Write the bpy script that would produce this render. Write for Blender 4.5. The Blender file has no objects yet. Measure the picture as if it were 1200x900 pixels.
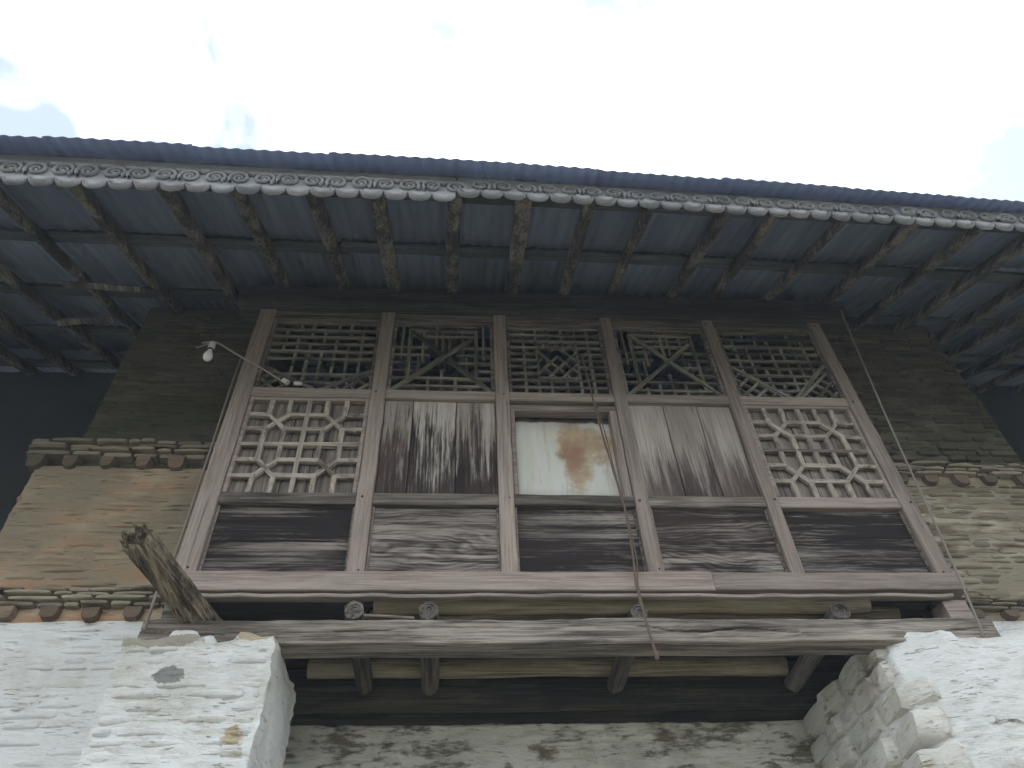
import bpy, math, random
from mathutils import Vector, Matrix, noise
random.seed(7)
R = math.radians
SC = bpy.context.scene
COL = SC.collection

# ------------------------------------------------------------------ camera
# world origin = the photographer's eye; the ground lies 1.6 m below it
CAM = bpy.data.cameras.new("camera")
cam = bpy.data.objects.new("camera", CAM)
COL.objects.link(cam)
CAM.sensor_width = 36.0
CAM.lens = 27.06
CAM.clip_start = 0.05
CAM.clip_end = 2000
pt, yw, rl = R(47.465), R(5.852), R(-3.223)
fw = Vector((math.sin(yw)*math.cos(pt), math.cos(yw)*math.cos(pt), math.sin(pt)))
rt = Vector((math.cos(yw), -math.sin(yw), 0)); up = rt.cross(fw)
rt2 = math.cos(rl)*rt + math.sin(rl)*up
up2 = -math.sin(rl)*rt + math.cos(rl)*up
cam.matrix_world = Matrix((rt2, up2, -fw)).transposed().to_4x4()
SC.camera = cam

# ------------------------------------------------------------------ light
SC.view_settings.view_transform = 'Standard'
SC.view_settings.look = 'None'
SC.view_settings.exposure = 1.98
SC.view_settings.gamma = 1.0
SKYROT = 118
SUN_EL, SUN_AZ = 52, 28       # the sun stands behind the roof, veiled by cloud
W = bpy.data.worlds.new("World"); SC.world = W
W.use_nodes = True
wn, wl = W.node_tree.nodes, W.node_tree.links
wn.clear()
wout = wn.new('ShaderNodeOutputWorld'); wbg = wn.new('ShaderNodeBackground')
sky = wn.new('ShaderNodeTexSky'); sky.sky_type = 'NISHITA'; sky.sun_disc = False
sky.sun_elevation = R(SUN_EL); sky.sun_rotation = R(SUN_AZ)
tc = wn.new('ShaderNodeTexCoord')
mp = wn.new('ShaderNodeMapping'); mp.inputs['Scale'].default_value = (1, 1, 1.6); mp.inputs['Rotation'].default_value = (0, 0, R(SKYROT))
nz = wn.new('ShaderNodeTexNoise'); nz.inputs['Scale'].default_value = 2.3
nz.inputs['Detail'].default_value = 6; nz.inputs['Roughness'].default_value = .52
nz.inputs['Distortion'].default_value = .3
cr = wn.new('ShaderNodeValToRGB')
cr.color_ramp.elements[0].position = .44; cr.color_ramp.elements[0].color = (.0, .0, .0, 1)
cr.color_ramp.elements[1].position = .70; cr.color_ramp.elements[1].color = (1, 1, 1, 1)
mx = wn.new('ShaderNodeMix'); mx.data_type = 'RGBA'
mx.inputs['B'].default_value = (13.4, 13.7, 13.8, 1)     # bright overcast cloud
wl.new(tc.outputs['Generated'], mp.inputs['Vector']); wl.new(mp.outputs['Vector'], nz.inputs['Vector'])
wl.new(nz.outputs['Fac'], cr.inputs['Fac']); wl.new(cr.outputs['Color'], mx.inputs['Factor'])
thin = wn.new('ShaderNodeMix'); thin.data_type = 'RGBA'; thin.inputs['Factor'].default_value = .86
thin.inputs['B'].default_value = (2.25, 2.6, 2.9, 1)     # thinner grey-blue cloud between the bright banks
wl.new(sky.outputs['Color'], thin.inputs['A']); wl.new(thin.outputs['Result'], mx.inputs['A']); wl.new(mx.outputs['Result'], wbg.inputs['Color'])
wbg.inputs['Strength'].default_value = 0.09
wl.new(wbg.outputs['Background'], wout.inputs['Surface'])
SL = bpy.data.lights.new("sun", 'SUN'); SL.energy = 0.9; SL.angle = R(14); SL.color = (1, .95, .88)
sun = bpy.data.objects.new("sun", SL); COL.objects.link(sun)
sd = Vector((math.sin(R(SUN_AZ))*math.cos(R(SUN_EL)), math.cos(R(SUN_AZ))*math.cos(R(SUN_EL)), math.sin(R(SUN_EL))))
sun.rotation_euler = sd.to_track_quat('Z', 'Y').to_euler()

# ------------------------------------------------------------------ node helpers
class NT:
    def __init__(s, name):
        s.m = bpy.data.materials.new(name); s.m.use_nodes = True
        s.n = s.m.node_tree.nodes; s.l = s.m.node_tree.links
        s.b = s.n['Principled BSDF']
    def set(s, sock, v):
        if isinstance(v, bpy.types.NodeSocket): s.l.new(v, sock)
        elif v is not None:
            if isinstance(v, (tuple, list)) and len(v) == 3 and sock.type == 'RGBA': v = (*v, 1)
            sock.default_value = v
    def add(s, t, outs=0, props=None, **k):
        nd = s.n.new(t)
        for a, b in (props or {}).items(): setattr(nd, a, b)
        for a, b in k.items():
            s.set(nd.inputs[int(a[1:])] if a[0] == 'i' and a[1:].isdigit() else nd.inputs[a.replace('_', ' ')], b)
        return nd.outputs[outs]
    def math(s, op, a, b=None, c=None, clamp=False):
        nd = s.n.new('ShaderNodeMath'); nd.operation = op; nd.use_clamp = clamp
        s.set(nd.inputs[0], a)
        if b is not None: s.set(nd.inputs[1], b)
        if c is not None: s.set(nd.inputs[2], c)
        return nd.outputs[0]
    def vmath(s, op, a, b):
        nd = s.n.new('ShaderNodeVectorMath'); nd.operation = op
        s.set(nd.inputs[0], a); s.set(nd.inputs[1], b); return nd.outputs[0]
    def mix(s, f, a, b, blend='MIX'):
        nd = s.n.new('ShaderNodeMix'); nd.data_type = 'RGBA'; nd.blend_type = blend
        s.set(nd.inputs['Factor'], f); s.set(nd.inputs['A'], a); s.set(nd.inputs['B'], b)
        return nd.outputs['Result']
    def ramp(s, f, p0, p1):
        nd = s.n.new('ShaderNodeMapRange'); nd.interpolation_type = 'SMOOTHSTEP'
        s.set(nd.inputs[0], f); nd.inputs[1].default_value = p0; nd.inputs[2].default_value = p1
        return nd.outputs[0]
    def noise(s, vec, scale, detail=5, rough=.55, dist=0., outs=0):
        return s.add('ShaderNodeTexNoise', outs=outs, Vector=vec, Scale=scale, Detail=detail, Roughness=rough, Distortion=dist)
    def scale(s, vec, sc):
        return s.vmath('MULTIPLY', vec, tuple(sc))
    def obj(s):
        return s.add('ShaderNodeTexCoord', outs=3)
    def rand(s):
        return s.add('ShaderNodeObjectInfo', outs=5)
    def pos(s):
        return s.add('ShaderNodeNewGeometry', outs=0)
    def finish(s, col, rough=.85, bump=None, bstr=.4, bdist=.01, metal=0., spec=.3):
        s.set(s.b.inputs['Base Color'], col); s.set(s.b.inputs['Roughness'], rough)
        s.b.inputs['Metallic'].default_value = metal
        s.b.inputs['Specular IOR Level'].default_value = spec
        if bump is not None:
            nb = s.n.new('ShaderNodeBump'); nb.inputs['Strength'].default_value = bstr
            nb.inputs['Distance'].default_value = bdist
            s.l.new(bump, nb.inputs['Height']); s.l.new(nb.outputs[0], s.b.inputs['Normal'])
        return s.m

def wood(name, dark, pale, axis='x', bias=.5, soft=.10, grad=0., gscale=1., figure=.0, crack=.5, tint=None, patch=2.2, zc=0., wrp=.35, contrast=1.9):
    """weathered timber; bias is the share that has gone pale, grad lets the wear grow upward"""
    t = NT(name)
    ax = 'xyz'.index(axis)
    o = t.obj(); rnd = t.rand()
    off = t.add('ShaderNodeCombineXYZ', i0=t.math('MULTIPLY', rnd, 37.), i1=t.math('MULTIPLY', rnd, 91.), i2=t.math('MULTIPLY', rnd, 17.))
    v = t.vmath('ADD', o, off)
    def st(al, ac): 
        s = [ac*gscale]*3; s[ax] = al*gscale
        return t.scale(v, s)
    warp = t.noise(st(1.2, 3), 1., 3, .5, outs=1)
    warpc = t.vmath('SUBTRACT', warp, (.5, .5, .5))
    def stw(al, ac, w):
        return t.vmath('ADD', st(al, ac), t.vmath('MULTIPLY', warpc, (w, w, w)))
    big = t.noise(stw(.8, 13, 2.2*wrp), 1., 6, .66)
    patchn = t.noise(st(patch*.35, patch*1.6), 1., 4, .6)
    fine = t.noise(stw(2.2, 66, 5*wrp), 1., 6, .74)
    vf = t.noise(st(14, 420), 1., 2, .6)
    w = t.math('ADD', t.math('MULTIPLY', big, .36), t.math('MULTIPLY', patchn, .30))
    w = t.math('ADD', w, t.math('MULTIPLY', fine, .34))
    w = t.math('ADD', t.math('MULTIPLY', t.math('SUBTRACT', w, .5), contrast), .5)
    if figure > 0:
        wv = t.add('ShaderNodeTexWave', outs=1, props={'wave_type': 'BANDS', 'bands_direction': 'Z' if ax != 2 else 'X'},
                   Vector=stw(.55, 6, 3.2), Scale=1.9, Distortion=4., Detail=3., i4=.8)
        w = t.math('ADD', w, t.math('MULTIPLY', t.math('SUBTRACT', wv, .5), figure))
    if grad:
        z = t.add('ShaderNodeSeparateXYZ', outs=2, Vector=o)
        w = t.math('ADD', w, t.math('MULTIPLY', t.math('SUBTRACT', z, zc), grad))
    th = .5 + (.5-bias)*.42
    f = t.ramp(w, th-soft, th+soft)
    col = t.mix(f, dark, pale)
    hue = t.ramp(t.noise(st(.9, 2.6), 1., 3, .5), .35, .68)
    if tint: col = t.mix(t.math('MULTIPLY', hue, .55), col, tint)
    gr = t.ramp(fine, .36, .60)
    col = t.mix(t.math('MULTIPLY', t.math('SUBTRACT', 1., gr), .45), col, t.mix(1., col, (.42, .38, .36), 'MULTIPLY'))
    ck = t.ramp(t.noise(stw(1.1, 44, 3.*wrp), 1., 3, .55), .36, .30)
    col = t.mix(t.math('MULTIPLY', ck, crack), col, (.018, .015, .013))
    sh = t.math('ADD', t.math('MULTIPLY', rnd, .35), .82)
    col = t.mix(1., col, t.add('ShaderNodeCombineColor', i0=sh, i1=sh, i2=sh), 'MULTIPLY')
    h = t.math('SUBTRACT', t.math('ADD', t.math('MULTIPLY', fine, .7), t.math('MULTIPLY', vf, .35)), t.math('MULTIPLY', ck, .9))
    h = t.math('ADD', h, t.math('MULTIPLY', big, .8))
    return t.finish(col, .82, h, .55, .004, spec=.25)

GREY = (.30, .262, .235); DK = (.03, .022, .02)
M = {}
M['post'] = wood('weathered_post', (.195, .152, .13), (.35, .288, .25), 'z', .80, .30, crack=.35, gscale=1.)
M['rail'] = wood('weathered_rail', (.165, .13, .11), (.34, .282, .245), 'x', .76, .28, crack=.5, gscale=1.)
M['railb'] = wood('weathered_brown_rail', (.058, .048, .040), (.25, .215, .185), 'x', .54, .16, crack=.7)
M['panel_dark'] = wood('black_stained_board', (.016, .012, .011), (.30, .26, .23), 'x', .29, .13, figure=.03, crack=.2, tint=(.034, .023, .022), patch=3.2, wrp=.3, gscale=.9)
M['panel_pale'] = wood('worn_figured_board', (.040, .029, .024), (.34, .30, .262), 'x', .52, .15, figure=.08, crack=.3, tint=(.10, .075, .066), patch=3., wrp=.6, gscale=.9)
M['panel_mid'] = wood('half_worn_board', (.022, .015, .013), (.29, .25, .22), 'x', .36, .13, figure=.06, crack=.3, tint=(.080, .047, .045), patch=3., wrp=.6, gscale=.9)
M['plank_s'] = wood('shutter_plank', (.022, .015, .014), (.47, .425, .375), 'z', .45, .10, grad=.38, zc=-.02, crack=.4, tint=(.12, .082, .072), gscale=1.2, wrp=.2, patch=4.5)
M['plank_t'] = wood('pale_shutter_plank', (.055, .038, .034), (.46, .415, .365), 'z', .55, .19, grad=.62, zc=-.10, crack=.45, tint=(.21, .16, .14), gscale=1.2, wrp=.2, patch=4.5)
M['lattice'] = wood('lattice_timber', (.15, .12, .10), (.42, .365, .31), 'x', .68, .16, crack=.3)
M['latticeo'] = wood('old_lattice_timber', (.05, .046, .038), (.27, .245, .205), 'x', .52, .15, crack=.2)
M['backing'] = wood('lattice_backing', (.075, .06, .05), (.29, .25, .215), 'z', .6, .18, crack=.7)
M['beam'] = wood('cracked_beam', (.065, .053, .045), (.33, .29, .25), 'x', .53, .14, crack=1., gscale=1.15, tint=(.15, .125, .10))
M['rafter'] = wood('rafter_timber', (.06, .055, .05), (.30, .268, .23), 'y', .42, .14, crack=.4)
M['batten'] = wood('batten_timber', (.075, .083, .095), (.15, .16, .17), 'x', .36, .12, crack=.3)
M['log'] = wood('yellow_log', (.11, .088, .06), (.40, .345, .255), 'x', .55, .17, crack=.6, tint=(.25, .215, .13))
M['darkwood'] = wood('dark_old_timber', (.025, .023, .02), (.095, .080, .066), 'x', .38, .15, crack=.6)
M['joist'] = wood('joist_timber', (.035, .03, .026), (.17, .15, .128), 'y', .5, .15, crack=.8)
M['broken'] = wood('rotten_log', (.032, .025, .018), (.34, .275, .205), 'y', .46, .13, crack=1., tint=(.10, .09, .05), gscale=1.2)

def dry_stone(name, cols, rnd_amt=.35, moss=.0, joint=(.05, .042, .03), hscale=1.):
    t = NT(name); p = t.pos(); rnd = t.rand()
    st = t.scale(p, (2.2, 2.2, 14*hscale))
    a = t.noise(st, 1., 5, .6, .4); b = t.noise(t.scale(p, (1.1, 1.1, 1.6)), 1., 4, .55)
    c = t.noise(p, 38., 4, .65); g = t.noise(t.scale(p, (6, 6, 60)), 1., 3, .6)
    col = t.mix(t.ramp(a, .36, .62), cols[0], cols[1])
    col = t.mix(t.ramp(b, .42, .60), col, cols[2])
    col = t.mix(t.math('MULTIPLY', t.ramp(g, .58, .70), .7), col, joint)
    if moss: col = t.mix(t.math('MULTIPLY', t.ramp(t.noise(t.scale(p, (1.7, 1.7, 3)), 1., 4, .6), .45, .62), moss), col, (.05, .058, .022))
    sh = t.math('ADD', t.math('MULTIPLY', rnd, rnd_amt), 1-rnd_amt*.55)
    col = t.mix(1., col, t.add('ShaderNodeCombineColor', i0=sh, i1=sh, i2=sh), 'MULTIPLY')
    h = t.math('ADD', t.math('MULTIPLY', c, .5), t.math('MULTIPLY', g, .8))
    return t.finish(col, .95, h, .8, .012, spec=.15)

def whitewash(name, lo, hi, white=(.76, .765, .75), body=(.20, .17, .12), grime=.35, stain=0., spots=()):
    """limewash over thin courses of stone, flaked where the noise passes a threshold"""
    t = NT(name); p = t.pos(); rnd = t.rand()
    big = t.noise(t.scale(p, (2.6, 2.6, 6.5)), 1., 6, .62, .4)
    fl = t.noise(t.scale(p, (9, 9, 34)), 1., 5, .68)
    f = t.math('ADD', t.math('MULTIPLY', big, .6), t.math('MULTIPLY', fl, .4))
    fac = t.ramp(f, lo, hi)
    bodyc = t.mix(t.ramp(t.noise(t.scale(p, (5, 5, 18)), 1., 4, .6), .38, .62), body, (.30, .27, .20))
    sm = t.noise(t.scale(p, (2.1, 2.1, 1.4)), 1., 5, .6)
    wc = t.mix(t.math('MULTIPLY', t.ramp(sm, .50, .72), grime), white, (.46, .43, .35))
    st2 = t.ramp(t.noise(t.scale(p, (4, 4, 26)), 1., 5, .65), .54, .68)
    wc = t.mix(t.math('MULTIPLY', st2, grime*.8), wc, (.50, .45, .34))
    if stain: wc = t.mix(t.math('MULTIPLY', t.ramp(t.noise(t.scale(p, (2.9, 2.9, 2.6)), 1., 3, .5), .56, .68), stain), wc, (.33, .24, .13))
    col = t.mix(fac, bodyc, wc)
    thin = t.ramp(t.noise(t.scale(p, (7, 7, 60)), 1., 4, .6, .6), .70, .76)
    pit = t.ramp(t.noise(t.scale(p, (12, 12, 80)), 1., 5, .6, .5), .60, .68)
    pit = t.math('MULTIPLY', pit, t.ramp(t.noise(t.scale(p, (3, 3, 5)), 1., 3, .5), .40, .56))
    thin = t.math('MAXIMUM', thin, pit)
    col = t.mix(t.math('MULTIPLY', thin, .55), col, (.22, .19, .15))
    if spots:
        s_ = t.n.new('ShaderNodeSeparateXYZ'); t.l.new(p, s_.inputs[0])
        wb = t.math('SUBTRACT', t.noise(p, 16., 5, .7), .5)
        for (cx, cz, rx, rz, c_) in spots:
            a_ = t.math('POWER', t.math('DIVIDE', t.math('SUBTRACT', s_.outputs[0], cx), rx), 2.)
            b_ = t.math('POWER', t.math('DIVIDE', t.math('SUBTRACT', s_.outputs[2], cz), rz), 2.)
            col = t.mix(t.ramp(t.math('ADD', t.math('ADD', a_, b_), t.math('MULTIPLY', wb, 4.5)), 1.2, .8), col, c_)
    h = t.math('ADD', t.math('MULTIPLY', fac, .9), t.math('MULTIPLY', t.noise(t.scale(p, (16, 16, 44)), 1., 6, .72), 1.3))
    h = t.math('SUBTRACT', h, t.math('MULTIPLY', thin, .5))
    return t.finish(col, .93, h, .9, .014, spec=.2)

M['ochre'] = dry_stone('ochre_mud_stone', ((.40, .215, .115), (.41, .335, .235), (.26, .215, .15)), .30)
M['ochre_r'] = dry_stone('buff_mud_stone', ((.17, .135, .095), (.40, .355, .28), (.25, .215, .16)), .45)
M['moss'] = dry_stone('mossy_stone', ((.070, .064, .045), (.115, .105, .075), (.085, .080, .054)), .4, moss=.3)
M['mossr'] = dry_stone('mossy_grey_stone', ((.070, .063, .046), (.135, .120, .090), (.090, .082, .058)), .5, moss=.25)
M['slate'] = dry_stone('cornice_slate', ((.20, .165, .12), (.31, .27, .21), (.24, .205, .155)), .6)
M['brick'] = dry_stone('dark_brick', ((.15, .105, .075), (.20, .15, .11), (.15, .12, .09)), .5)
M['white'] = whitewash('limewash_wall', .31, .39, grime=.5)
M['whitep'] = whitewash('limewash_pier', .32, .39, grime=.6, spots=((-1.28, 1.73, .06, .045, (.27, .27, .25)), (-.94, 1.45, .04, .06, (.50, .42, .28)), (-1.38, 1.90, .22, .03, (.40, .37, .31)), (-.93, 1.92, .10, .02, (.50, .42, .30))))
M['whiter'] = whitewash('limewash_right', .33, .41, grime=.6, stain=.3)
M['whiteb'] = whitewash('limewash_back', .40, .49, white=(.84, .82, .74), grime=.6, body=(.24, .21, .15))
M['rubble'] = whitewash('limewashed_rubble', .34, .44, white=(.74, .72, .67), grime=.8, stain=.45, body=(.30, .24, .17))

def sheet_mat(name, glare):
    t = NT(name); p = t.pos()
    n = t.noise(t.scale(p, (9, 1.2, 1.2)), 1., 4, .6)
    n2 = t.noise(p, 1.5, 4, .55)
    col = t.mix(t.ramp(n, .35, .65), (.19, .23, .33), (.25, .295, .40))
    col = t.mix(t.math('MULTIPLY', t.ramp(n2, .5, .7), .5), col, (.26, .28, .29))
    if glare: col = t.mix(.85, col, (.27, .34, .62))  # lens glare along the overhang, put into the colour as extra blue
    ru = t.ramp(t.noise(t.scale(p, (5, 2, 2)), 1., 6, .7), .60, .68)
    col = t.mix(t.math('MULTIPLY', ru, .0 if glare else .55), col, (.13, .085, .055))
    sh = t.math('ADD', t.math('MULTIPLY', t.rand(), .3), .84)
    col = t.mix(1., col, t.add('ShaderNodeCombineColor', i0=sh, i1=sh, i2=sh), 'MULTIPLY')
    return t.finish(col, .5, t.noise(p, 30, 3), .15, .003, metal=.0, spec=.4)
M['iron'] = sheet_mat('grey_blue_roof_iron', False); M['eave'] = sheet_mat('glare_tinted_eave_iron', True)
def fascia_mat(name, a, b):
    t = NT(name); p = t.pos()
    n = t.noise(t.scale(p, (3, 3, 5)), 1., 5, .6); n2 = t.noise(p, 45, 4, .65)
    col = t.mix(t.ramp(n, .38, .62), a, b)
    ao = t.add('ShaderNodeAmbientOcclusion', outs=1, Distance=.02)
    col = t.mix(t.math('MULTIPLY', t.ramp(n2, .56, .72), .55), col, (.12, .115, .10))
    col = t.mix(t.math('MULTIPLY', t.ramp(ao, .9, .5), .5), col, (.07, .066, .06))   # darker in the hollows of the relief
    return t.finish(col, .7, n2, .4, .004, spec=.35)
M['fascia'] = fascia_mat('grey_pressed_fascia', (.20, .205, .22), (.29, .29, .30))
def rusty():
    t = NT('rust_stained_sheet'); o = t.obj()
    s = t.n.new('ShaderNodeSeparateXYZ'); t.l.new(o, s.inputs[0]); x, z = s.outputs[0], s.outputs[2]
    wn_ = t.noise(o, 9., 6, .65); wb = t.math('SUBTRACT', wn_, .5)
    def blob(cx, cz, rx, rz, lo=1.75, hi=.35, amt=1.3):
        a = t.math('POWER', t.math('DIVIDE', t.math('SUBTRACT', x, cx), rx), 2.)
        b = t.math('POWER', t.math('DIVIDE', t.math('SUBTRACT', z, cz), rz), 2.)
        return t.ramp(t.math('ADD', t.math('ADD', a, b), t.math('MULTIPLY', wb, amt*3)), lo, hi)
    base = t.mix(t.ramp(t.noise(t.scale(o, (7, 7, 1.3)), 1., 4, .6), .38, .62), (.56, .54, .46), (.60, .60, .56))
    base = t.mix(t.math('MULTIPLY', t.ramp(t.noise(t.scale(o, (22, 22, 3)), 1., 4, .6), .55, .7), .5), base, (.40, .37, .27))
    rust = t.mix(t.ramp(t.noise(o, 12., 4, .6), .4, .6), (.33, .20, .095), (.40, .28, .15))
    f = t.math('MAXIMUM', blob(.06, .07, .10, .30), blob(.15, .11, .17, .16))
    col = t.mix(t.math('MULTIPLY', f, .8), base, rust)
    col = t.mix(t.math('MULTIPLY', blob(.045, .02, .08, .12, 1.8, .1), .6), col, (.24, .10, .065))
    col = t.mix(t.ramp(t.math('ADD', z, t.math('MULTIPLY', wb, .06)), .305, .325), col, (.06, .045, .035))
    return t.finish(col, .6, wn_, .3, .004, spec=.4)
M['rusty'] = rusty()
def simple(name, c, rough=.6, spec=.4, nscale=30, var=.25):
    t = NT(name); n = t.noise(t.obj(), nscale, 4, .6)
    col = t.mix(t.math('MULTIPLY', n, var), c, tuple(x*.5 for x in c))
    return t.finish(col, rough, n, .15, .002, spec=spec)
M['cable'] = simple('grey_cable', (.24, .21, .185), .8, .2)
M['rope'] = simple('brown_rope', (.17, .125, .10), .9, .1, 200, .6)
M['bulb'] = simple('white_bulb_glass', (.78, .78, .76), .25, .5, 3, .05)
M['socket'] = simple('white_plastic_socket', (.62, .61, .58), .5)
M['black'] = simple('black_band', (.03, .03, .03), .6)
M['stick'] = simple('bent_conduit', (.33, .30, .27), .7)
def ground_mat():
    t = NT('earth_ground'); p = t.pos()
    n = t.noise(p, .8, 6, .6); n2 = t.noise(p, 14., 5, .6)
    col = t.mix(t.ramp(n, .4, .6), (.19, .165, .13), (.13, .14, .08))
    col = t.mix(t.math('MULTIPLY', n2, .5), col, (.24, .22, .19))
    return t.finish(col, .95, n2, .8, .03)
M['ground'] = ground_mat()
M['nail'] = simple('rusty_nail', (.06, .035, .022), .8, .2)
M['room'] = simple('dark_plaster', (.075, .080, .085), .95, .1, 4, .5)  # even dark tone for the room and the end walls

# ------------------------------------------------------------------ mesh helpers
def mesh(name, V, F, mats, smooth=None, midx=None):
    me = bpy.data.meshes.new(name); me.from_pydata([tuple(v) for v in V], [], F)
    for m in (mats if isinstance(mats, (list, tuple)) else [mats]): me.materials.append(m)
    if midx: me.polygons.foreach_set('material_index', midx)
    if smooth is not None:
        me.polygons.foreach_set('use_smooth', [True]*len(F))
        me.update()
        if smooth < 179: me.set_sharp_from_angle(angle=R(smooth))
    me.update()
    return me
def place(name, me, parent=None, loc=(0, 0, 0), rot=None, scale=None, **props):
    o = bpy.data.objects.new(name, me); COL.objects.link(o)
    o.location = loc
    if rot: o.rotation_euler = rot
    if scale: o.scale = scale
    if parent: o.parent = parent
    for k, v in props.items(): o[k] = v
    return o
def thing(name, label, cat, loc=(0, 0, 0), group=None):
    o = place(name, None, loc=loc, label=label, category=cat, kind='thing')
    o.empty_display_size = .1
    if group: o['group'] = group
    return o
def nv(p, s): return noise.noise_vector(Vector(p)*s)
def sweep_geo(p0, p1, prof, n=10, amp=.0, fs=6., end0=1., end1=1., bend=None, endjit=0., side=None):
    """closed profile [(a,b)...] swept from p0 to p1; a runs along 'side', b along the third axis"""
    p0, p1 = Vector(p0), Vector(p1); d = (p1-p0); L = d.length; d.normalize()
    if side is None:
        ref = Vector((0, 0, 1)) if abs(d.z) < .9 else Vector((0, 1, 0))
        side = d.cross(ref).normalized()
    else: side = Vector(side)
    up_ = side.cross(d).normalized()
    V, F = [], []
    m = len(prof)
    for i in range(n+1):
        t = i/n; s = end0+(end1-end0)*t
        c = p0 + d*(L*t)
        if bend: c = c + Vector(bend)*math.sin(math.pi*t)
        for j, (a, b) in enumerate(prof):
            q = c + side*(a*s) + up_*(b*s)
            if amp: q = q + nv(q, fs)*amp
            if endjit and i in (0, n): q = q + d*random.uniform(-endjit, endjit)
            V.append(q)
    for i in range(n):
        for j in range(m):
            k = (j+1) % m
            F.append((i*m+j, i*m+k, (i+1)*m+k, (i+1)*m+j))
    F.append(tuple(reversed(range(m)))); F.append(tuple(range(n*m, n*m+m)))
    return V, F
def boxprof(w, h, c=.004):
    a, b = w/2, h/2
    return [(-a+c, -b), (a-c, -b), (a, -b+c), (a, b-c), (a-c, b), (-a+c, b), (-a, b-c), (-a, -b+c)]
def roundprof(r, k=12, irr=.0):
    return [(r*(1+random.uniform(-irr, irr))*math.cos(2*math.pi*i/k), r*(1+random.uniform(-irr, irr))*math.sin(2*math.pi*i/k)) for i in range(k)]
def wloc(p):
    v = Vector()
    while p: v = v+Vector(p.location); p = p.parent
    return v
def sweep(name, p0, p1, prof, mat, parent=None, n=10, smooth=40, **k):
    props = k.pop('props', {})
    V, F = sweep_geo(p0, p1, prof, n, **k)
    c = (Vector(p0)+Vector(p1))/2
    V = [v-c for v in V]
    ploc = wloc(parent)
    return place(name, mesh(name, V, F, mat, smooth), parent, c-ploc, **props)
def beam_x(name, x0, x1, z0, z1, yf, depth, mat, parent=None, amp=.003, n=None, c=.005, **k):
    y = yf+depth/2; z = (z0+z1)/2
    return sweep(name, (x0, y, z), (x1, y, z), boxprof(depth, z1-z0, c), mat, parent, n or max(4, int((x1-x0)/.06)), amp=amp, side=(0, 1, 0), **k)
def beam_z(name, x0, x1, z0, z1, yf, depth, mat, parent=None, amp=.003, n=None, c=.005, **k):
    y = yf+depth/2; x = (x0+x1)/2
    return sweep(name, (x, y, z0), (x, y, z1), boxprof(x1-x0, depth, c), mat, parent, n or max(4, int((z1-z0)/.06)), amp=amp, side=(1, 0, 0), **k)
def tube(name, pts, r, mat, parent=None, k=8, **props):
    V, F = [], []
    pts = [Vector(p) for p in pts]; c0 = pts[0].copy()
    m = len(pts)
    for i, p in enumerate(pts):
        d = (pts[min(i+1, m-1)]-pts[max(i-1, 0)]).normalized()
        ref = Vector((0, 1, 0)) if abs(d.y) < .9 else Vector((1, 0, 0))
        a = d.cross(ref).normalized(); b = a.cross(d)
        rr = r[i] if isinstance(r, (list, tuple)) else r
        for j in range(k):
            th = 2*math.pi*j/k
            V.append(p + a*(rr*math.cos(th)) + b*(rr*math.sin(th)) - c0)
    for i in range(m-1):
        for j in range(k):
            q = (j+1) % k
            F.append((i*k+j, i*k+q, (i+1)*k+q, (i+1)*k+j))
    F.append(tuple(reversed(range(k)))); F.append(tuple(range((m-1)*k, m*k)))
    ploc = wloc(parent)
    return place(name, mesh(name, V, F, mat, 60), parent, c0-ploc, **props)
def smooth_path(pts, n=6):
    pts = [Vector(p) for p in pts]; out = []
    P = [pts[0]]+pts+[pts[-1]]
    for i in range(1, len(P)-2):
        for j in range(n):
            t = j/n
            a, b, c, d = P[i-1], P[i], P[i+1], P[i+2]
            out.append(.5*((2*b)+(-a+c)*t+(2*a-5*b+4*c-d)*t*t+(-a+3*b-3*c+d)*t**3))
    out.append(pts[-1]); return out
def lathe(name, prof, mat, parent, loc, k=20, rot=None):
    V, F = [], []
    for (r, z) in prof:
        for j in range(k):
            th = 2*math.pi*j/k; V.append((r*math.cos(th), r*math.sin(th), z))
    for i in range(len(prof)-1):
        for j in range(k):
            q = (j+1) % k; F.append((i*k+j, i*k+q, (i+1)*k+q, (i+1)*k+j))
    F.append(tuple(reversed(range(k)))); F.append(tuple(range((len(prof)-1)*k, len(prof)*k)))
    return place(name, mesh(name, V, F, mat, 50), parent, loc, rot)

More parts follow.
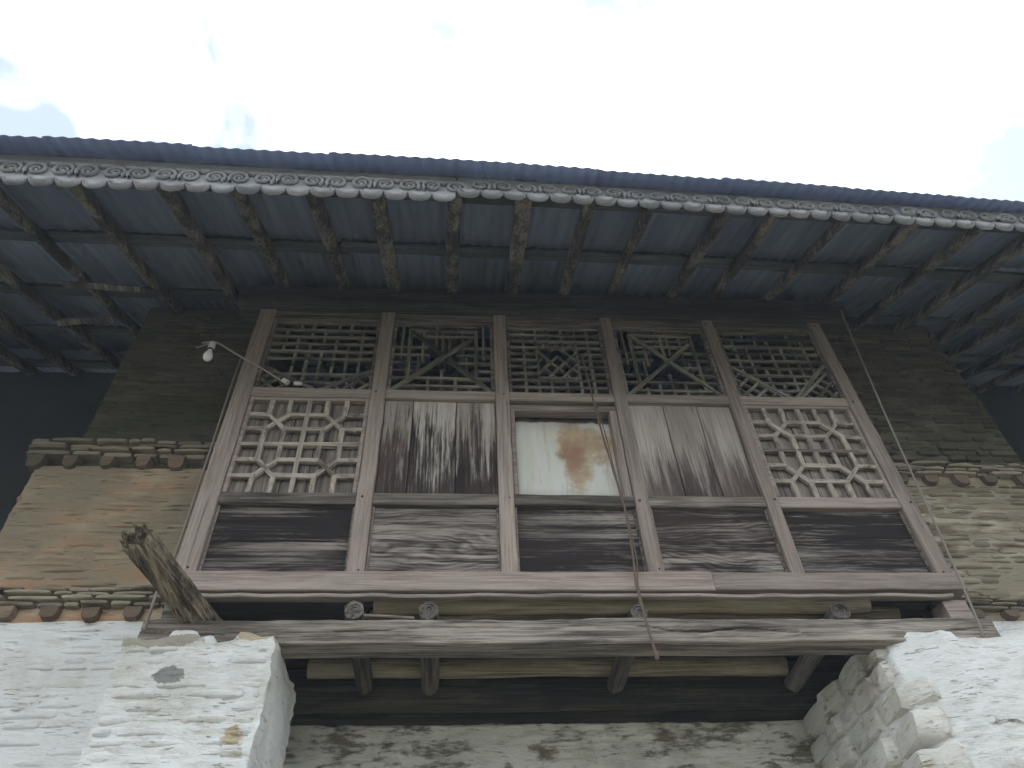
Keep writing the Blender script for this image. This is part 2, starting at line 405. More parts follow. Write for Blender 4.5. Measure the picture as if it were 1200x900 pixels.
# --- rough blocks: a box whose faces are fine grids pushed about by noise
def rough_block(name, x0, x1, y0, y1, z0, z1, mat, parent, cell=.03, amp=.012, lump=.03, faces='flr t', topfn=None, rnd_l=0., **props):
    V, F = [], []; idx = {}
    def fld(p):
        a = nv(p, 2.2)*lump + nv((p[0]*9, p[1]*9, p[2]*22), 1.)*amp + nv(p, 30)*(amp*.35)
        q = Vector(p)+a
        if rnd_l:
            f_ = max(0., 1-(p[0]-x0)/(rnd_l*2))*max(0., 1-(p[1]-y0)/(rnd_l*3))
            q.x += rnd_l*.45*f_; q.y += rnd_l*.6*f_
        if topfn and p[2] > z0: q.z += topfn(p[0], p[1])*((p[2]-z0)/(z1-z0))**3
        return q
    def vert(p):
        key = (round(p[0], 4), round(p[1], 4), round(p[2], 4))
        if key not in idx: idx[key] = len(V); V.append(fld(p))
        return idx[key]
    def grid(o, u, v):
        nu = max(1, int(Vector(u).length/cell)); nw = max(1, int(Vector(v).length/cell))
        o, u, v = Vector(o), Vector(u), Vector(v)
        g = [[vert(o+u*(i/nu)+v*(j/nw)) for j in range(nw+1)] for i in range(nu+1)]
        for i in range(nu):
            for j in range(nw): F.append((g[i][j], g[i+1][j], g[i+1][j+1], g[i][j+1]))
    X, Y, Z = x1-x0, y1-y0, z1-z0
    if 'f' in faces: grid((x0, y0, z0), (X, 0, 0), (0, 0, Z))
    if 'l' in faces: grid((x0, y1, z0), (0, -Y, 0), (0, 0, Z))
    if 'r' in faces: grid((x1, y0, z0), (0, Y, 0), (0, 0, Z))
    if 't' in faces: grid((x0, y0, z1), (X, 0, 0), (0, Y, 0))
    b = [vert((x0, y1, z0)), vert((x0, y1, z1)), vert((x1, y1, z1)), vert((x1, y1, z0))]
    F.append(tuple(b))
    return place(name, mesh(name, V, F, mat, 70), parent, **props)

# --- stones: a handful of shared rounded meshes, scaled per stone (x, y = depth, z)
_st = {}
def stone_meshes(mat, key, k=9, rnd=.28):
    if key in _st: return _st[key]
    L = []
    for q in range(k):
        V, F = [], []
        ring = []
        m = 10
        for j in range(m):
            th = 2*math.pi*(j+.5)/m
            c, s = math.cos(th), math.sin(th)
            e = .42
            x = math.copysign(abs(c)**e, c)*.5; z = math.copysign(abs(s)**e, s)*.5
            x *= 1+random.uniform(-.05, .02); z *= 1+random.uniform(-rnd*.45, .04)
            ring.append((x, z))
        pil = key[0] == 'w'
        for (ins, y) in ((1., 1.), (1., .40 if pil else .32), (.88 if pil else .93, .16 if pil else .08)):
            for (x, z) in ring: V.append((x*ins, y, z*(ins if ins == 1 else ins*.90)))
        for a in range(2):
            for j in range(m):
                n_ = (j+1) % m
                F.append((a*m+j, (a+1)*m+j, (a+1)*m+n_, a*m+n_))
        V.append((random.uniform(-.15, .15), -.04, random.uniform(-.1, .1)))
        for j in range(m): F.append((2*m+j, 3*m, 2*m+(j+1) % m))
        L.append(mesh('stone', V, F, mat, 50))
    _st[key] = L
    return L
def course_stones(parent, x0, x1, z0, z1, yf, mat, key, tmin=.032, tmax=.062, lmin=.09, lmax=.30, proud=.014, limit=300, ploc=Vector(), skip=None, gap=.005, name='stone', tail=None):
    ms = stone_meshes(mat, key)
    recs = []
    z = z0
    while z < z1-.01:
        t = min(random.uniform(tmin, tmax), z1-z)
        x = x0 - random.uniform(0, lmin)
        while x < x1:
            L = random.uniform(lmin, lmax)
            a, b = max(x, x0), min(x+L, x1)
            x += L
            if b-a < .03: continue
            if skip and skip((a+b)/2, z+t/2): continue
            pr = random.uniform(-.4, 1)*proud
            recs.append((z, (a+b)/2, b-a-gap, t-gap*.7, pr))
        z += t
    parts, rest = recs, []
    if len(recs) > limit: parts, rest = recs[:limit], recs[limit:]
    for (z, xc, L, t, pr) in parts:
        dep = .06
        place(name, random.choice(ms), parent, Vector((xc, yf-pr, z+t/2))-ploc, (0, random.uniform(-.025, .025), 0), (L, dep, t))
    if rest:
        V, F = [], []
        for (z, xc, L, t, pr) in rest:
            me = random.choice(ms); b = len(V)
            for v in me.vertices: V.append((v.co.x*L+xc, v.co.y*.06+yf-pr, v.co.z*t+z+t/2))
            for p in me.polygons: F.append(tuple(b+i for i in p.vertices))
        place(name+'_courses' if name == 'stone' else name, mesh(name, V, F, mat, 50), parent, -ploc, kind='stuff')

# ------------------------------------------------------------------ ground
def build_ground():
    V, F = [], []; n = 80; S = 100
    def q(i):
        t = (i/n)*2-1; return math.copysign(abs(t)**3, t)*S
    for i in range(n+1):
        for j in range(n+1):
            x, y = q(i), q(j); r = math.hypot(x, y)
            V.append((x, y, -1.6+noise.noise(Vector((x*.4, y*.4, 0)))*.04*min(1, r/4)))
    for i in range(n):
        for j in range(n):
            a = i*(n+1)+j; F.append((a, a+n+1, a+n+2, a+1))
    place('ground', mesh('ground', V, F, M['ground'], 180), kind='structure')
build_ground()

# ------------------------------------------------------------------ roof constants
SL_ = .5586
def z_raf(y): return 4.81 + SL_*(y-3.5)           # underside of the rafters
def z_sheet(y): return z_raf(y) + .118            # underside of the iron
def y_eave(x): return 2.1755 + (x-.28)*(.0231 if x < .28 else .0441)
BX0, BX1 = -1.46, 2.76                            # the bay

# ------------------------------------------------------------------ walls
def cornice(parent, x0, x1, zb, zt, yf, flip=1, lip=.07, seed=0):
    """a slate course on small bricks set apart like dentils"""
    rnd = random.Random(seed)
    h = zt-zb
    bz = zb+h*.42
    me = brick_me
    x = x0+.02
    while x < x1-.05:
        place('brick', me[rnd.randrange(4)], parent, (x+.03, yf-lip*.35+.03, (zb+bz)/2+rnd.uniform(-.004, .004)), (0, rnd.uniform(-.06, .06), rnd.uniform(-.06, .06)), (rnd.uniform(.080, .105), .10, (bz-zb)*rnd.uniform(.75, 1.0)))
        x += rnd.uniform(.205, .235)
    ms = stone_meshes(M['slate'], 'slate')
    for (a, b, ex) in ((bz, bz+h*.17, lip*.7), (bz+h*.17, bz+h*.31, lip*.95), (bz+h*.31, bz+h*.44, lip*.8), (bz+h*.44, zt, lip*.9)):
        x = x0-(.05 if x0 < -2 else 0)
        while x < x1:
            L = min(rnd.uniform(.08, .30), x1-x)
            if L > .04: place('stone', ms[rnd.randrange(9)], parent, (x+L/2, yf-ex+rnd.uniform(-.016, .022), (a+b)/2), (0, rnd.uniform(-.03, .03), 0), (L-.004, .14, (b-a)*rnd.uniform(.7, 1.0)))
            x += L
def brick_mesh():
    L = []
    for k in range(4):
        V, F = [], []
        prof = [(-.5, .5), (-.5, -.12), (-.33, -.42), (.0, -.5), (.33, -.42), (.5, -.1), (.5, .5)]
        prof = [(a+random.uniform(-.05, .05), b+random.uniform(-.05, .05)) for a, b in prof]
        m = len(prof)
        for (s, y) in ((.96, -.5), (1, -.42), (1, .5)):
            for a, b in prof: V.append((a*s, y, b*s))
        F.append(tuple(range(m)))
        for l in range(2):
            for j in range(m):
                q = (j+1) % m; F.append((l*m+q, l*m+j, (l+1)*m+j, (l+1)*m+q))
        L.append(mesh('brick', V, F, M['brick'], 40))
    return L
brick_me = brick_mesh()

YW = 3.85
lw = thing('stone_wall', 'stone wall left of the wooden window, white below, ochre above, mossy under the eaves', 'wall')
rough_block('limewash', -2.67, -1.0, YW, 4.58, -1.6, 2.262, M['white'], lw, cell=.035, amp=.007, lump=.015, faces='flt')
rough_block('mud_core', -2.66, -1.38, YW+.004, 4.58, 2.262, 3.36, M['ochre'], lw, cell=.04, amp=.008, lump=.012, faces='flt')
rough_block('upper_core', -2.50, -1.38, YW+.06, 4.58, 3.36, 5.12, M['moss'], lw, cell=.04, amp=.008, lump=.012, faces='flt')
course_stones(lw, -2.66, -1.40, 1.15, 2.24, YW-.002, M['white'], 'w', lmin=.12, lmax=.34, proud=.009, limit=150)
course_stones(lw, -2.68, -1.40, 2.48, 3.34, YW+.001, M['ochre'], 'wo', proud=.008, lmin=.12, lmax=.4)
cornice(lw, -2.66, -1.36, 2.255, 2.455, YW, seed=1)
cornice(lw, -2.72, -1.36, 3.33, 3.585, YW, lip=.04, seed=2)
course_stones(lw, -2.51, -1.38, 3.59, 5.02, YW+.056, M['moss'], 'wm', proud=.014, tmin=.03, tmax=.055)

rw = thing('stone_wall', 'buff stone wall right of the wooden window with a row of brick dentils', 'wall')
rough_block('limewash', 2.6, 4.3, YW, 4.58, -1.6, 2.262, M['whiter'], rw, cell=.035, amp=.007, lump=.015, faces='frt')
rough_block('mud_core', 2.70, 4.28, YW+.004, 4.58, 2.262, 3.36, M['ochre_r'], rw, cell=.04, amp=.008, lump=.012, faces='frt')
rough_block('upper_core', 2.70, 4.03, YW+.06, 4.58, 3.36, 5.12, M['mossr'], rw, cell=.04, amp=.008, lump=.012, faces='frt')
course_stones(rw, 2.95, 4.28, 1.9, 2.24, YW-.002, M['whiter'], 'wr', lmin=.12, lmax=.34, proud=.007)
cornice(rw, 2.74, 4.28, 2.255, 2.40, YW, seed=3)
course_stones(rw, 2.74, 4.30, 2.41, 3.28, YW-.003, M['ochre_r'], 'wor', proud=.016, tmin=.028, tmax=.055)
cornice(rw, 2.74, 4.30, 3.27, 3.46, YW, lip=.05, seed=4)
course_stones(rw, 2.74, 4.04, 3.46, 5.02, YW+.05, M['mossr'], 'mr', proud=.022, tmin=.03, tmax=.055)

bw = thing('stone_wall', 'patchy limewashed stone wall set back in the shade under the window', 'wall')
rough_block('limewash', -1.5, 2.9, 4.6, 4.95, -1.6, 2.03, M['whiteb'], bw, cell=.035, amp=.014, lump=.022, faces='f')
course_stones(bw, -1.1, 2.5, 1.45, 2.02, 4.598, M['whiteb'], 'wb', lmin=.10, lmax=.36, proud=.02, tmin=.035, tmax=.075)
sweep('lintel', (-1.5, 4.60, 2.11), (2.9, 4.60, 2.11), boxprof(.2, .18, .02), M['darkwood'], bw, n=50, amp=.012)

# piers carrying the beam
lp = thing('stone_pier', 'whitewashed stone pier under the left end of the lower beam', 'pier')
def ltop(x, y): return noise.noise(Vector((x*5, y*3, 1)))*.035 + (.02 if -1.35 < x < -1.2 else 0) - (.03 if -1.1 < x < -1.0 else 0)
rough_block('limewash', -1.545, -.83, 3.40, 3.98, -1.6, 1.925, M['whitep'], lp, cell=.020, amp=.015, lump=.028, topfn=ltop, faces='flrt')
course_stones(lp, -1.53, -.86, 1.0, 1.88, 3.400, M['whitep'], 'wp', lmin=.12, lmax=.40, proud=.013, tmin=.04, tmax=.07)
for zz in [1.05+.085*i for i in range(10)]:       # quoins down the right-hand arris
    for yy, ll in ((3.52, .20), (3.74, .22)):
        place('stone', random.choice(stone_meshes(M['rubble'], 'wrub')), lp, (-.865+random.uniform(-.012, .022), yy+random.uniform(-.03, .03), zz+random.uniform(-.01, .01)), (0, 0, R(90)), (ll*random.uniform(.8, 1.15), .10, .075))
rp = thing('stone_pier', 'crumbling whitewashed stone pier under the right end of the lower beam', 'pier')
def rtop(x, y): return noise.noise(Vector((x*4, y*3, 7)))*.03 + (.03 if 2.2 < x < 2.5 else 0)
rough_block('limewash', 2.16, 2.93, 3.40, 4.45, -1.6, 1.915, M['whiter'], rp, cell=.022, amp=.014, lump=.045, topfn=rtop, faces='flrt', rnd_l=.14)
course_stones(rp, 2.44, 2.90, 1.2, 1.88, 3.400, M['whiter'], 'wpr', lmin=.10, lmax=.34, proud=.016, tmin=.045, tmax=.08)
rr = random.Random(11)
z = 1.0
while z < 1.88:                                   # big rounded rubble on its left face
    h = rr.uniform(.085, .17); y = 3.44+rr.uniform(0, .10)
    while y < 4.42:
        L = rr.uniform(.12, .32)
        place('stone', stone_meshes(M['rubble'], 'rub')[rr.randrange(9)], rp, (2.134+rr.uniform(-.016, .016)-.03*(y-3.4), y+L/2, z+h/2), (rr.uniform(-.12, .12), 0, R(-90)+rr.uniform(-.16, .16)), (L*1.02, .13, h*1.02))
        y += L
    # one turned across the arris
    if z < 1.72: place('stone', stone_meshes(M['rubble'], 'rub')[rr.randrange(9)], rp, (2.222+rr.uniform(-.012, .012), 3.462+rr.uniform(-.008, .008), z+h/2), (rr.uniform(-.08, .08), 0, R(-42)+rr.uniform(-.2, .2)), (rr.uniform(.15, .22), .13, h*.98))
    z += h

# room behind the window, and added dark walls that stop light leaking past its ends
def box_mesh(name, b, mat, parent=None, **props):
    x0, x1, y0, y1, z0, z1 = b
    V = [(x, y, z) for x in (x0, x1) for y in (y0, y1) for z in (z0, z1)]
    F = [(0, 1, 3, 2), (4, 6, 7, 5), (0, 4, 5, 1), (2, 3, 7, 6), (0, 2, 6, 4), (1, 5, 7, 3)]
    return place(name, mesh(name, V, F, mat), parent, **props)
box_mesh('room_wall', (-2.5, 4.1, 6.0, 6.2, 2.0, 6.3), M['room'], kind='structure')
box_mesh('room_wall', (-1.60, -1.42, 4.585, 5.995, 2.0, 5.45), M['room'], kind='structure')
box_mesh('room_wall', (2.76, 2.94, 4.585, 5.995, 2.0, 5.45), M['room'], kind='structure')
box_mesh('room_floor', (-1.38, 2.68, 3.62, 5.99, 2.335, 2.39), M['darkwood'], kind='structure')
ww = thing('stone_wall', 'added dark wall blocking stray light beyond the left end of the house', 'wall')
rough_block('mud_core', -8.0, -2.72, 5.3, 5.6, -1.6, 5.85, M['room'], ww, cell=.12, amp=.01, lump=.04, faces='f')  # body of the added light-blocking wall, left
wr_ = thing('stone_wall', 'added dark wall blocking stray light beyond the right end of the house', 'wall')
rough_block('mud_core', 4.34, 9.0, 5.3, 5.6, -1.6, 5.85, M['room'], wr_, cell=.12, amp=.01, lump=.04, faces='f')  # body of the added light-blocking wall, right

# ------------------------------------------------------------------ the bay window
bay = thing('bay_window', 'projecting wooden bay window of five panelled columns with carved lattices', 'window')
for (a, b) in ((-1.46, -1.345), (-.575, -.48), (.245, .335), (1.045, 1.13), (1.835, 1.915), (2.665, 2.76)):
    beam_z('post', a, b, 2.332, 4.597, 3.5, .085, M['post'], bay, amp=.004)
CX = [(-1.345, -.575), (-.48, .245), (.335, 1.045), (1.13, 1.835), (1.915, 2.665)]
for i, (a, b) in enumerate(CX):
    a += .002; b -= .002
    beam_x('rail', a, b, 2.808, 2.888, 3.508, .06, M['railb'] if i != 4 else M['rail'], bay, label=None) if False else beam_x('rail', a, b, 2.808, 2.888, 3.508, .06, M['railb'] if i != 4 else M['rail'], bay)
    beam_x('rail', a, b, 3.688, 3.768, 3.507, .06, M['rail'], bay)
    beam_x('rail', a, b, 4.52, 4.595, 3.507, .06, M['railb'], bay)
    pm = [M['panel_dark'], M['panel_pale'], M['panel_dark'], M['panel_mid'], M['panel_dark']][i]
    sp = [2.57, 2.60, 2.545, 2.58, 2.61][i]
    for (z0, z1) in ((2.33, sp-.001), (sp+.001, 2.806)) if i in (0, 4) else ((2.33, 2.806),):
        beam_x('board', a, b, z0, z1, 3.545, .022, pm, bay, amp=.003, c=.003)
    # shallow beads that hold the board
    beam_z('bead', a, a+.012, 2.335, 2.806, 3.53, .014, M['rail'], bay, amp=.001, c=.002, n=6)
    beam_z('bead', b-.012, b, 2.335, 2.806, 3.53, .014, M['railb'], bay, amp=.001, c=.002, n=6)
nails = []
for (a, b) in ((-1.46, -1.345), (-.575, -.48), (.245, .335), (1.045, 1.13), (1.835, 1.915), (2.665, 2.76)):
    for z in (2.36, 2.85, 3.725, 4.55):
        if random.random() < .75: nails.append(((a+b)/2+random.uniform(-.02, .02), 3.497, z+random.uniform(-.012, .012)))
V, F = [], []
for (x, y, z) in nails:
    b0 = len(V); r = random.uniform(.005, .0075)
    for yy, q in ((y+.004, 1), (y-.003, .9)):
        for j in range(7): V.append((x+r*q*math.cos(j*.8976), yy, z+r*q*math.sin(j*.8976)))
    for j in range(7): F.append((b0+j, b0+(j+1) % 7, b0+7+(j+1) % 7, b0+7+j))
    F.append(tuple(b0+7+j for j in range(7)))
place('nail_heads', mesh('nail_heads', V, F, M['nail']), bay, kind='stuff')
beam_x('sill', -1.375, 1.372, 2.213, 2.328, 3.462, .12, M['rail'], bay, amp=.004)
beam_x('sill', 1.376, 2.765, 2.222, 2.330, 3.466, .12, M['rail'], bay, amp=.004)
beam_x('drip_board', -1.27, 2.67, 2.182, 2.203, 3.475, .035, M['rail'], bay, amp=.009, c=.004)
beam_x('head_beam', -1.62, 2.98, 4.60, 4.795, 3.43, .17, M['darkwood'], bay, amp=.008)
for s, x in ((0, BX0+.01), (1, BX1-.03)):
    for k in range(8):
        z0 = 2.24+k*.29
        V = [(x, y, z) for y in (3.587, 3.90) for z in (z0, z0+.286)]; V += [(x+.022, y, z) for y in (3.587, 3.90) for z in (z0, z0+.286)]
        place('cheek_board', mesh('cheek_board', V, [(0, 1, 3, 2), (4, 6, 7, 5), (0, 4, 5, 1), (2, 3, 7, 6), (0, 2, 6, 4), (1, 5, 7, 3)], M['railb']), bay)

# plank shutters, columns two and four
def shutter(cuts, a, b, mat):
    xs = [a]+cuts+[b]
    sh = box_mesh('shutter', (a+.002, b-.002, 3.566, 3.58, 3.25, 3.32), M['railb'], bay)
    for p, q in zip(xs, xs[1:]):
        beam_z('plank', p+.0025, q-.0025, 2.892, 3.684, 3.538+random.uniform(-.003, .003), .025, mat, sh, amp=.003, c=.003)
    return sh
shutter([-.295, -.012], -.478, .243, M['plank_s'])
shutter([1.37, 1.60], 1.132, 1.833, M['plank_t'])
# column three: opening closed by a stained sheet
fr = beam_x('opening_frame', .337, 1.043, 3.605, 3.655, 3.52, .075, M['rail'], bay)
FRL = fr
beam_z('frame_jamb', .337, .366, 2.89, 3.604, 3.515, .08, M['rail'], fr)
beam_z('frame_jamb', .995, 1.043, 2.89, 3.604, 3.515, .08, M['post'], fr)
beam_x('frame_rail', .337, 1.043, 3.657, 3.686, 3.56, .03, M['darkwood'], fr)
n = 40; V, F = [], []
for i in range(n+1):
    x = -.318+i*.636/n
    for (j, z) in enumerate([-.345, -.2, 0., .2, .345]):
        zz = z + (noise.noise(Vector((x*14, 3, 0)))*.02 + noise.noise(Vector((x*50, 9, 0)))*.008 if j == 4 else 0)
        V.append((x, noise.noise(Vector((x*5, z*3, 5)))*.006, zz))
for i in range(n):
    for j in range(4): F.append((i*5+j, (i+1)*5+j, (i+1)*5+j+1, i*5+j+1))
sh = place('metal_sheet', mesh('metal_sheet', V, F, M['rusty'], 180), bay, (.682, 3.583, 3.24), label='pale metal sheet with a rust stain closing the middle opening')
sm = sh.modifiers.new('thickness', 'SOLIDIFY'); sm.thickness = .004

# --- lattices
_bars = {}
def bar(parent, p, q, w, d, y, mat, jit=.0015):
    p, q = Vector(p), Vector(q); L = (q-p).length
    if L < .02: return
    key = (round(w, 3), round(d, 3), mat.name)
    if key not in _bars:
        ms = []
        for k in range(4):
            V, F = sweep_geo((-.5, 0, 0), (.5, 0, 0), boxprof(d, w, .0025), 4, side=(0, 1, 0))
            V = [v+Vector((0, random.uniform(-.001, .001), random.uniform(-.0012, .0012))) for v in V]
            ms.append(mesh('bar', V, F, mat, 40))
        _bars[key] = ms
    c = (p+q)/2; ang = math.atan2(q.y-p.y, q.x-p.x)
    place('bar', random.choice(_bars[key]), parent, (c.x, y+random.uniform(-jit, jit), c.y), (0, -ang, 0), (L, 1, 1))
def lattice_frame(a, b, z0, z1, w, mat):
    V, F = [], []
    for (p, q, s_) in (((a+w/2, 3.535, z0), (a+w/2, 3.535, z1), (1, 0, 0)), ((b-w/2, 3.535, z0), (b-w/2, 3.535, z1), (1, 0, 0)), ((a+w, 3.535, z1-w/2), (b-w, 3.535, z1-w/2), None)):
        v, f = sweep_geo(p, q, boxprof(w, .045, .004) if s_ else boxprof(.045, w, .004), 12, amp=.002, side=s_ or (0, 1, 0))
        n_ = len(V); V += v; F += [tuple(n_+i for i in t_) for t_ in f]
    return place('lattice_panel', mesh('lattice_panel', V, F, mat, 40), bay)
def low_lattice(a, b):
    z0, z1 = 2.892, 3.684
    ls = lattice_frame(a+.003, b-.003, z0, z1, .026, M['rail'])
    m = M['lattice']
    fw_ = .028
    A, B, C, D = a+fw_, b-fw_, z0+.002, z1-fw_
    ux, uz = (B-A)/6, (D-C)/6
    g = lambda i, j: (A+i*ux, C+j*uz)
    w = .030
    segs = [((0, 3), (6, 3)), ((3, 0), (3, 6))]
    for r in (1, 2, 4, 5):
        for (s, e) in ((0, 1), (2, 4), (5, 6)):
            segs.append(((s, r), (e, r))); segs.append(((r, s), (r, e)))
    for cx in (1.5, 4.5):
        for cz in (1.5, 4.5):
            for sx in (-.5, .5):
                segs.append(((cx-sx, cz-.5), (cx+sx, cz+.5)))
    miss = random.Random(int(a*100))
    for (s, e) in segs:
        dep = .030 if s[1] == e[1] else .028
        yy = 3.531+(.0006 if s[0] == e[0] else (.0012 if s[1] != e[1] else 0))
        p, q = Vector(g(*s)), Vector(g(*e))
        p += Vector((miss.uniform(-.003, .003), miss.uniform(-.003, .003)))
        q += Vector((miss.uniform(-.003, .003), miss.uniform(-.003, .003)))
        dd = (q-p).normalized()*.006
        bar(ls, p-dd, q+dd, w*miss.uniform(.9, 1.12), dep, yy, m)
    x = a+.004
    for k in range(5):
        wd = (b-a-.008)/5
        beam_z('backing_plank', x+.002, x+wd-.002, z0, z1, 3.557+random.uniform(-.003, .003), .018, M['backing'], ls, amp=.002, c=.002)
        x += wd
low_lattice(*CX[0]); low_lattice(*CX[4])

def clipseg(p, q, inside, n=60):
    """keeps the stretch(es) of p-q that lie inside"""
    out = []; cur = None; p, q = Vector(p), Vector(q)
    for i in range(n+1):
        r = p.lerp(q, i/n)
        if inside(r.x, r.y):
            if cur is None: cur = r
            last = r
        elif cur is not None:
            out.append((cur, last)); cur = None
    if cur is not None: out.append((cur, last))
    return out
def top_lattice(kind, a, b, seed):
    rg = random.Random(seed); random.seed(seed)
    z0, z1 = 3.770, 4.518
    ls = lattice_frame(a+.003, b-.003, z0, z1, .022, M['railb'])
    m = M['latticeo']
    A, B = a+.026, b-.026; Wd, H = B-A, z1-z0
    P = lambda u, v: Vector((A+u*Wd, z0+v*H))
    def go(p, q, w=.017, y=3.532, dep=.022, ok=None, drop=0.):
        if rg.random() < drop: return
        for (s, e) in (clipseg(p, q, ok) if ok else [(p, q)]):
            bar(ls, P(*s), P(*e), w*1.38*rg.uniform(.85, 1.15), dep, y+rg.uniform(0, .001), m)
    if kind == 'diag':
        hL, hR = .42, .47; mL, mR = .50, .56
        if seed == 1: hL, hR = .30, .26
        tri = lambda u, v: (v < hL*(1-u/mL) and u < mL) or (v < hR*(u-mR)/(1-mR) and u > mR)
        above = lambda u, v: not tri(u, v)
        go((0, hL), (mL, 0), .020, 3.528); go((mR, 0), (1, hR), .020, 3.528)
        asp = Wd/H
        for k in range(-8, 18):
            c = k*.15
            go((c, 0), (c+1, asp), .015, 3.533, ok=lambda u, v: 0 <= u <= 1 and tri(u, v))
            go((c, 0), (c-1, asp), .015, 3.540, ok=lambda u, v: 0 <= u <= 1 and tri(u, v))
        rows = 9
        for r in range(1, rows+1):
            v = r/(rows+.4)
            go((0, v), (1, v), .015, 3.536, ok=above, drop=.12 if seed == 1 else .02)
        for k in range(1, 8):
            u = k/8
            for r in range(rows):
                if rg.random() < (.16 if seed == 1 else .08): continue
                if (r+k) % 3 == 0 and r > 5: continue
                go((u, r/(rows+.4)), (u, (r+1)/(rows+.4)), .014, 3.542, ok=above)
    elif kind == 'cross':
        go((.0, .0), (.80, .74), .022, 3.526); go((.17, .86), (1., .0), .022, 3.529)
        tri = lambda u, v: v < .40-.78*abs(u-.5) and v >= 0
        go((.13, .88), (.87, .88), .019, 3.536); go((.15, .1), (.15, .9), .019, 3.537); go((.85, .08), (.85, .9), .019, 3.537)
        for v in (.08, .19): go((.0, v), (1, v), .015, 3.536, ok=lambda u, w: abs(u-.5) < .5-.62*v, drop=0)
        go((0, .19), (.18, .19), .015, 3.536); go((.84, .19), (1, .19), .015, 3.536)
        for u in (.22, .36, .50, .64, .78): go((u, 0), (u, .31-abs(u-.5)*.7), .016, 3.541, drop=0)
        for v, e in ((.30, .2), (.41, .34), (.52, .36), (.63, .34)):
            go((0, v), (e, v), .013, 3.540, drop=.15); go((1-e, v), (1, v), .013, 3.540, drop=.15)
        for u in (.29, .71): go((u, .42), (u, .86), .015, 3.543)
        for u in (.43, .57): go((u, .60), (u, .97), .014, 3.543)
        go((.5, .44), (.5, .88), .014, 3.545, drop=.2)
        go((.25, .28), (.25, .5), .014, 3.543); go((.75, .3), (.75, .5), .014, 3.543)
        for v in (.72, .80, .95): go((.15, v), (.85, v), .013, 3.540, drop=.1)
        for u in (.07, .93): go((u, .45), (u, 1), .013, 3.543, drop=.3)
    else:
        dia = lambda u, v: .29 < u < .73 and .22 < v < .66
        out = lambda u, v: not dia(u, v)
        for k in range(1, 11):
            v = k/10.6
            go((0, v), (1, v), .015, 3.534, ok=out, drop=.0)
        for u in (.15, .29, .42, .58, .73, .87):
            go((u, 0), (u, 1), .016, 3.540, ok=out)
        go((.29, .22), (.73, .22), .015, 3.533); go((.29, .66), (.73, .66), .015, 3.533)
        for c in (.36, .51, .66):
            for r in (.27, .44, .61):
                go((c-.075, r), (c, r+.085), .014, 3.531); go((c, r+.085), (c+.075, r), .014, 3.532)
                go((c+.075, r), (c, r-.085), .014, 3.533, drop=.15); go((c, r-.085), (c-.075, r), .014, 3.534, drop=.15)
for i, kd in enumerate(('diag', 'cross', 'grid', 'cross', 'diag')):
    top_lattice(kd, *CX[i], i+1)
random.seed(21)

# ------------------------------------------------------------------ beams and joists under the bay
def cracked_beam():
    root = thing('support_beam', 'long cracked weathered beam resting on the two piers under the window', 'beam', (.65, 3.46, 1.98))
    x0, x1 = -1.50, 2.80; nx, nz_ = 300, 22
    V, F = [], []
    def zt(x): return 2.046+noise.noise(Vector((x*1.7, 0, 4)))*.012+noise.noise(Vector((x*9, 0, 4)))*.005
    def zb(x): return 1.915+noise.noise(Vector((x*1.3, 6, 4)))*.012
    ring = []
    def crack(x): return 1.99+.018*math.sin(x*2.1+.6)+noise.noise(Vector((x*3, 1, 2)))*.022+noise.noise(Vector((x*17, 1, 2)))*.005
    for i in range(nx+1):
        x = x0+(x1-x0)*i/nx; a, b = zt(x), zb(x); c = crack(x)
        cw = max(0., noise.noise(Vector((x*1.1, 3, 3)))+.28)
        row = [(x, 3.60, a), (x, 3.49, a)]
        for j in range(nz_+1):
            z = a+(b-a)*j/nz_
            y = 3.46+noise.noise(Vector((x*2, z*9, 0)))*.007+noise.noise(Vector((x*7, z*60, 3)))*.003
            d = abs(z-c)
            if d < .006: y += .028*cw*(1-d/.006)
            if j in (0, nz_): y += .007
            row.append((x, y, z))
        row += [(x, 3.49, b-.001), (x, 3.60, b)]
        ring.append(row)
    m = len(ring[0])
    for row in ring: V += [(p[0]-.65, p[1]-3.46, p[2]-1.98) for p in row]
    for i in range(nx):
        for j in range(m):
            k = (j+1) % m; F.append((i*m+j, i*m+k, (i+1)*m+k, (i+1)*m+j))
    F.append(tuple(reversed(range(m)))); F.append(tuple(range(nx*m, nx*m+m)))
    # the ends are sawn and split unevenly
    o = place('beam_body', mesh('beam_body', V, F, M['beam'], 35), root)
    return root
cracked_beam()
def endlog(name, x, z, r, y0, y1, label, cat, group, mat, irr=.1, sides=14):
    t = thing(name, label, cat, (x, y0, z), group)
    V, F = sweep_geo((0, 0, 0), (0, y1-y0, 0), roundprof(r, sides, irr), 8, amp=.005, endjit=.008, side=(1, 0, 0))
    place('log_body', mesh('log_body', V, F, mat, 45), t)
    # ragged annual rings on the cut end
    V, F = [], []; ks = 18
    for q, (rr_, yy) in enumerate(((r*.88, -.006), (r*.62, -.010), (r*.6, -.004), (r*.32, -.009), (r*.3, -.003), (.002, -.006))):
        for j in range(ks):
            th = 2*math.pi*j/ks; jj = 1+random.uniform(-.06, .06)
            V.append((rr_*jj*math.cos(th), yy+random.uniform(-.003, .003), rr_*jj*math.sin(th)))
    for q in range(5):
        for j in range(ks):
            k = (j+1) % ks; F.append((q*ks+j, q*ks+k, (q+1)*ks+k, (q+1)*ks+j))
    place('cut_end', mesh('cut_end', V, F, mat, 30), t)
    return t
G1 = 'joist ends showing above the lower beam'
JY = 4.29
endlog('joist', -.50, 2.108, .055, 3.485, JY, 'squarish pale joist end, leftmost above the lower beam', 'joist', G1, M['joist'], .22, 7)
